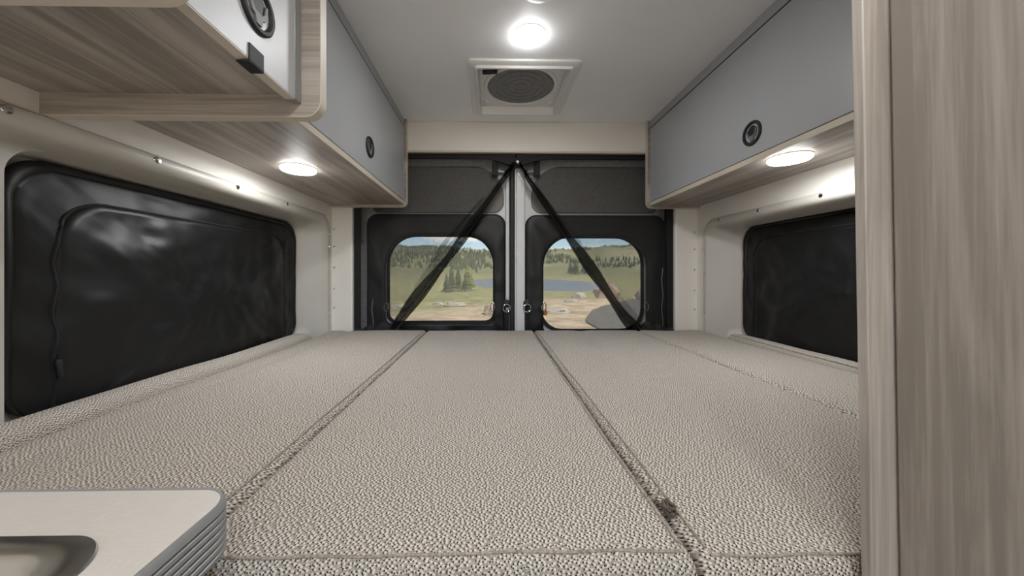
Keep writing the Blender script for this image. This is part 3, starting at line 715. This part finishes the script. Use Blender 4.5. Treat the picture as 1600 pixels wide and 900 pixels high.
for r in rad_list:
    for a in angs: x, y = .13+r*math.sin(a), 2+r*math.cos(a); v.append((x, y, terrain(x, y) if r > 4 else GZ))
na = len(angs)
for j in range(na): f.append((0, 1+j, 1+(j+1) % na))
for i in range(len(rad_list)-1):
    for j in range(na):
        k = (j+1) % na; f.append((1+i*na+j, 1+i*na+k, 1+(i+1)*na+k, 1+(i+1)*na+j))
def ground_mat():
    m = Mat('meadow'); co = m.coords(kind='Object')
    n1 = m.n('TexNoise', Scale=.16, Detail=6.0); m.l(co, n1.inputs['Vector'])
    n2 = m.n('TexNoise', Scale=2.2, Detail=6.0); m.l(co, n2.inputs['Vector'])
    n3 = m.n('TexNoise', Scale=.012, Detail=5.0); m.l(co, n3.inputs['Vector'])
    grass = m.ramp([(.3, lin((122, 122, 86))), (.5, lin((150, 147, 104))), (.7, lin((176, 168, 128)))]); m.l(n2.outputs['Fac'], grass.inputs['Fac'])
    far = m.ramp([(.38, lin((104, 108, 82))), (.52, lin((134, 134, 100))), (.66, lin((164, 158, 130)))]); m.l(n3.outputs['Fac'], far.inputs['Fac'])
    grav = m.ramp([(.3, lin((168, 146, 122))), (.6, lin((200, 180, 154))), (.8, lin((214, 198, 176)))]); m.l(n2.outputs['Fac'], grav.inputs['Fac'])
    sp = m.n('SeparateXYZ'); ln = m.n('VectorMath', _operation='LENGTH'); m.l(co, sp.inputs[0]); m.l(co, ln.inputs[0])
    mf = m.n('MapRange'); mf.inputs['From Min'].default_value = 90; mf.inputs['From Max'].default_value = 220; m.l(ln.outputs['Value'], mf.inputs['Value'])
    mixf = m.n('Mix', _data_type='RGBA'); m.l(mf.outputs[0], mixf.inputs['Factor']); m.l(grass.outputs['Color'], mixf.inputs['A']); m.l(far.outputs['Color'], mixf.inputs['B'])
    # gravel close to the van, its border broken up by noise, wider to the right
    a = m.n('Math', _operation='MULTIPLY_ADD'); a.inputs[1].default_value = -.9; m.l(sp.outputs['X'], a.inputs[0]); m.l(ln.outputs['Value'], a.inputs[2])
    b = m.n('Math', _operation='MULTIPLY_ADD'); b.inputs[1].default_value = 16; m.l(n1.outputs['Fac'], b.inputs[0]); m.l(a.outputs[0], b.inputs[2])
    mg = m.n('MapRange'); mg.inputs['From Min'].default_value = 27.5; mg.inputs['From Max'].default_value = 23.5; m.l(b.outputs[0], mg.inputs['Value'])
    mixg = m.n('Mix', _data_type='RGBA'); m.l(mg.outputs[0], mixg.inputs['Factor']); m.l(mixf.outputs['Result'], mixg.inputs['A']); m.l(grav.outputs['Color'], mixg.inputs['B'])
    vs_ = m.n('TexNoise', Scale=1.3, Detail=8.0, Roughness=.75); m.l(co, vs_.inputs['Vector'])
    st = m.ramp([(.56, (0, 0, 0)), (.64, (.75, .75, .75))]); m.l(vs_.outputs['Fac'], st.inputs['Fac'])
    mst = m.n('Mix', _data_type='RGBA'); m.l(st.outputs['Color'], mst.inputs['Factor']); m.l(mixg.outputs['Result'], mst.inputs['A']); mst.inputs['B'].default_value = (*lin((190, 180, 158)), 1)
    vd = m.n('TexNoise', Scale=.7, Detail=6.0, Roughness=.7); m.l(m.coords((1, 1, 1), 'Object', (.3, 0, .5)), vd.inputs['Vector'])
    sd_ = m.ramp([(.40, (.72, .74, .70)), (.52, (1, 1, 1))]); m.l(vd.outputs['Fac'], sd_.inputs['Fac'])
    mul_ = m.n('Mix', _data_type='RGBA', _blend_type='MULTIPLY'); mul_.inputs['Factor'].default_value = 1; m.l(mst.outputs['Result'], mul_.inputs['A']); m.l(sd_.outputs['Color'], mul_.inputs['B'])
    m.l(mul_.outputs['Result'], m.b.inputs['Base Color']); m.b.inputs['Roughness'].default_value = .95; m.b.inputs['Specular IOR Level'].default_value = .1
    m.bump(n2.outputs['Fac'], .6, .08); return m.m
g = mk('ground', v, f, ground_mat(), fix=False, auto=80)
g.data.transform(__import__('mathutils').Matrix.Translation(g.location)); g.location = (0, 0, 0); struct(g)
def water_mat():
    m = Mat('lake_water'); m.b.inputs['Base Color'].default_value = (*lin((98, 102, 108)), 1); m.b.inputs['Roughness'].default_value = .35
    nz = m.n('TexNoise', Scale=.8, Detail=3.0); m.l(m.coords((.3, 1, 1)), nz.inputs['Vector']); m.bump(nz.outputs['Fac'], .12, .2); return m.m
lk = mk('lake', [(9+19*math.cos(a), 95+62*math.sin(a), LKZ+.02) for a in [2*math.pi*k/64 for k in range(64)]], [tuple(range(64))], water_mat(), smooth=False)
tag(lk, 'small blue-grey lake beyond the meadow', 'lake', kind='structure')
ap = [(3.5, 9.3), (3.25, 11.0), (3.55, 12.6), (4.7, 15.4), (7.0, 19.0), (9.4, 22.5), (14, 25.5), (22, 26), (24, 12), (14, 8.0), (6, 8.0)]
mk_ap = []
P = [Vector((*p, 0)) for p in ap]; n = len(P)
for i in range(n):
    for k in range(6):
        t = k/6; p0, p1, p2, p3 = P[i-1], P[i], P[(i+1) % n], P[(i+2) % n]
        mk_ap.append(.5*((2*p1)+(p2-p0)*t+(2*p0-5*p1+4*p2-p3)*t*t+(3*p1-p0-3*p2+p3)*t**3))
mat_as = plain('asphalt', (92, 88, 83), .9, vs=1.5, var=.1, bump=.3, bs=60)
cpt = Vector((11, 16, 0)); vv, ff = [], []; nr = 12
for q in range(nr):
    for p in mk_ap:
        c = p+(cpt-p)*(q/nr); vv.append((c.x, c.y, max(terrain(c.x, c.y), GZ-.3)+.045))
m_ = len(mk_ap)
for q in range(nr-1):
    for k in range(m_): ff.append((q*m_+k, q*m_+(k+1) % m_, (q+1)*m_+(k+1) % m_, (q+1)*m_+k))
ff.append(tuple((nr-1)*m_+k for k in range(m_)))
pad = mk('asphalt_pad', vv, ff, mat_as, fix=False); tag(pad, 'dark grey asphalt patch beside the gravel, behind the right rear window', 'pavement', kind='structure')
MB_ROCK = [plain('rock_pale', (190, 170, 150), .9, vs=3, var=.15, bump=.5, bs=14), plain('rock_grey', (168, 160, 148), .9, vs=3, var=.15, bump=.5, bs=14), plain('rock_red', (178, 150, 136), .9, vs=2, var=.18, bump=.5, bs=10)]
def boulder(x, y, sx, sy, sz, mi, label, seed):
    b = bmesh.new(); bmesh.ops.create_icosphere(b, subdivisions=3, radius=1)
    for q in b.verts:
        p = q.co.normalized(); d = 1+.30*noise.noise(p*1.6+Vector((seed, 0, 0)))+.12*noise.noise(p*4+Vector((0, seed, 0)))
        q.co = Vector((p.x*sx*d, p.y*sy*d, max(p.z, -.45)*sz*d))
    me = bpy.data.meshes.new('boulder'); b.to_mesh(me); b.free(); me.materials.append(MB_ROCK[mi])
    for p in me.polygons: p.use_smooth = True
    me.set_sharp_from_angle(angle=math.radians(28))
    o = bpy.data.objects.new('boulder', me); COL.objects.link(o); o.location = (x, y, terrain(x, y)+sz*.30)
    return tag(o, label, 'boulder', 'boulders outside the rear windows')
boulder(.02, 14.2, .36, .4, .36, 0, 'pale pinkish boulder at the right edge of the left rear window', 1)
boulder(-1.9, 17.5, .55, .4, .2, 1, 'low flat stone in the grass, middle of the left rear window', 2)
boulder(-2.9, 18.5, .3, .3, .12, 1, 'small flat stone left of the low flat one in the grass', 7)
boulder(8.6, 25.2, 1.0, .8, .85, 2, 'reddish boulder at the right edge of the right rear window', 3)
boulder(11.2, 23.0, 1.2, 1.1, 1.0, 2, 'largest reddish boulder, furthest right behind the rear window edge', 4)
boulder(6.6, 25.6, .55, .5, .35, 1, 'grey rock left of the reddish boulders', 5)
boulder(2.75, 14.6, .62, .3, .16, 1, 'long low grey rock on the gravel, left part of the right rear window', 6)
boulder(2.1, 15.6, .4, .3, .16, 1, 'small grey rock behind the long low one on the gravel', 9)
boulder(4.6, 19.5, .4, .3, .15, 1, 'small grey rock at the grass border in the right rear window', 10)
boulder(-4.4, 16.8, .5, .4, .16, 1, 'flat rock at the lower left of the left rear window', 11)
# trees
def leafmat(n, a, b, sc=1.5):
    m = Mat(n); nz = m.n('TexNoise', Scale=sc, Detail=5.0); m.l(m.coords(), nz.inputs['Vector'])
    r = m.ramp([(.35, lin(a)), (.65, lin(b))]); m.l(nz.outputs['Fac'], r.inputs['Fac']); m.l(r.outputs['Color'], m.b.inputs['Base Color'])
    m.b.inputs['Roughness'].default_value = .95; m.b.inputs['Specular IOR Level'].default_value = .1; return m.m
SPR = leafmat('spruce_needles', (70, 76, 58), (104, 110, 84)); SPR2 = leafmat('willow_leaves', (112, 118, 74), (142, 146, 98)); BARK = plain('bark', (84, 70, 58), .9)
FARSPR = leafmat('far_needles', (78, 84, 66), (104, 108, 86), .05)
def conifer_geo(h, w, tiers, rng, n=11, V=None, Fc=None, base=(0, 0, 0)):
    V = [] if V is None else V; Fc = [] if Fc is None else Fc
    for t in range(tiers):
        u = t/tiers; z0 = h*(.10+.88*u); z1 = min(h, z0+h*1.55/tiers); rad = w*(1-u)**.85*(.9+.25*rng.random()); a0 = rng.random()*6
        b = len(V); V.append((base[0], base[1], base[2]+z1))
        for k in range(n*2):
            a = a0+math.pi*k/n; rr_ = rad*((1 if k % 2 == 0 else .62)+.22*rng.random()); V.append((base[0]+rr_*math.cos(a), base[1]+rr_*math.sin(a), base[2]+z0-rad*(.22 if k % 2 == 0 else .02)))
        for k in range(n*2): Fc.append((b, b+1+k, b+1+(k+1) % (n*2)))
    return V, Fc
def conifer(x, y, h, w, label, seed, mat=None, name='spruce_tree', tiers=9):
    rng = random.Random(seed); z = terrain(x, y)
    root = thing(name, label, 'tree', (x, y, z), 'single trees by the lake')
    V, Fc = conifer_geo(h, w, tiers, rng, base=(x, y, z))
    mk('foliage', V, Fc, mat or SPR, root, smooth=False, fix=False)
    lathe('trunk', (x, y, z-.1), (0, 0, 1), [(h*.022, 0), (h*.018, h*.3), (h*.006, h*.85)], BARK, root, n=8)
    return root
def at(px, Y): return (px-768)/F*Y
for px, Y, h, wdt, lab in (
    (706, 41, 3.5, .8, 'tall dark spruce left of the lake, middle of the tree clump'), (716, 43.5, 3.1, .75, 'spruce to the right within the clump left of the lake'),
    (698, 39, 2.2, .6, 'shorter spruce at the left side of the clump by the lake'), (727, 41.5, 2.2, .6, 'small spruce at the lake shore, right end of the clump'),
    (900, 165, 8.0, 2.6, 'dark spruce on the far shore, tallest of three in the right window'), (892, 174, 6.0, 2.0, 'smaller spruce left of the tallest one on the far shore'),
    (913, 170, 7.0, 2.0, 'slim spruce right of the tallest one on the far shore'), (920, 163, 5.5, 2.4, 'broad low spruce on the far shore, right of the slim one')):
    conifer(at(px, Y), Y, h, wdt, lab, px)
conifer(at(730, 47), 47, 3.9, .8, 'pale green leafy tree behind the spruce clump', 5, SPR2, 'leafy_tree', 7)
conifer(at(736, 45), 45, 2.2, .9, 'low pale green bushy tree at the lake shore', 6, SPR2, 'leafy_tree', 6)
# forest on the far slopes: uncountable
rng = random.Random(3); V, Fc = [], []; cnt = 0
while cnt < 5200:
    th = rng.uniform(-.75, .75); r = rng.uniform(150, 560)**1.0; x, y = .13+r*math.sin(th), 2+r*math.cos(th)
    dens = noise.noise(Vector((x*.016, y*.010, 4)))+.25*noise.noise(Vector((x*.06, y*.06, 1)))
    thr = -.12 if th < -.02 else .10
    if r < 210: thr += .30 if th > -.02 else .12
    if r > 520: thr -= .12
    if dens < thr or lake_q(x, y) < 1.8: cnt += .15; continue
    h = rng.uniform(2.4, 4.6)*(.85 if r < 250 else 1.1); conifer_geo(h, h*.27, 3, rng, 4, V, Fc, (x, y, terrain(x, y)-.4)); cnt += 1
fo_ = mk('forest', V, Fc, FARSPR, smooth=False, fix=False); tag(fo_, 'dark conifer forest covering the far hillsides', 'forest', kind='stuff')
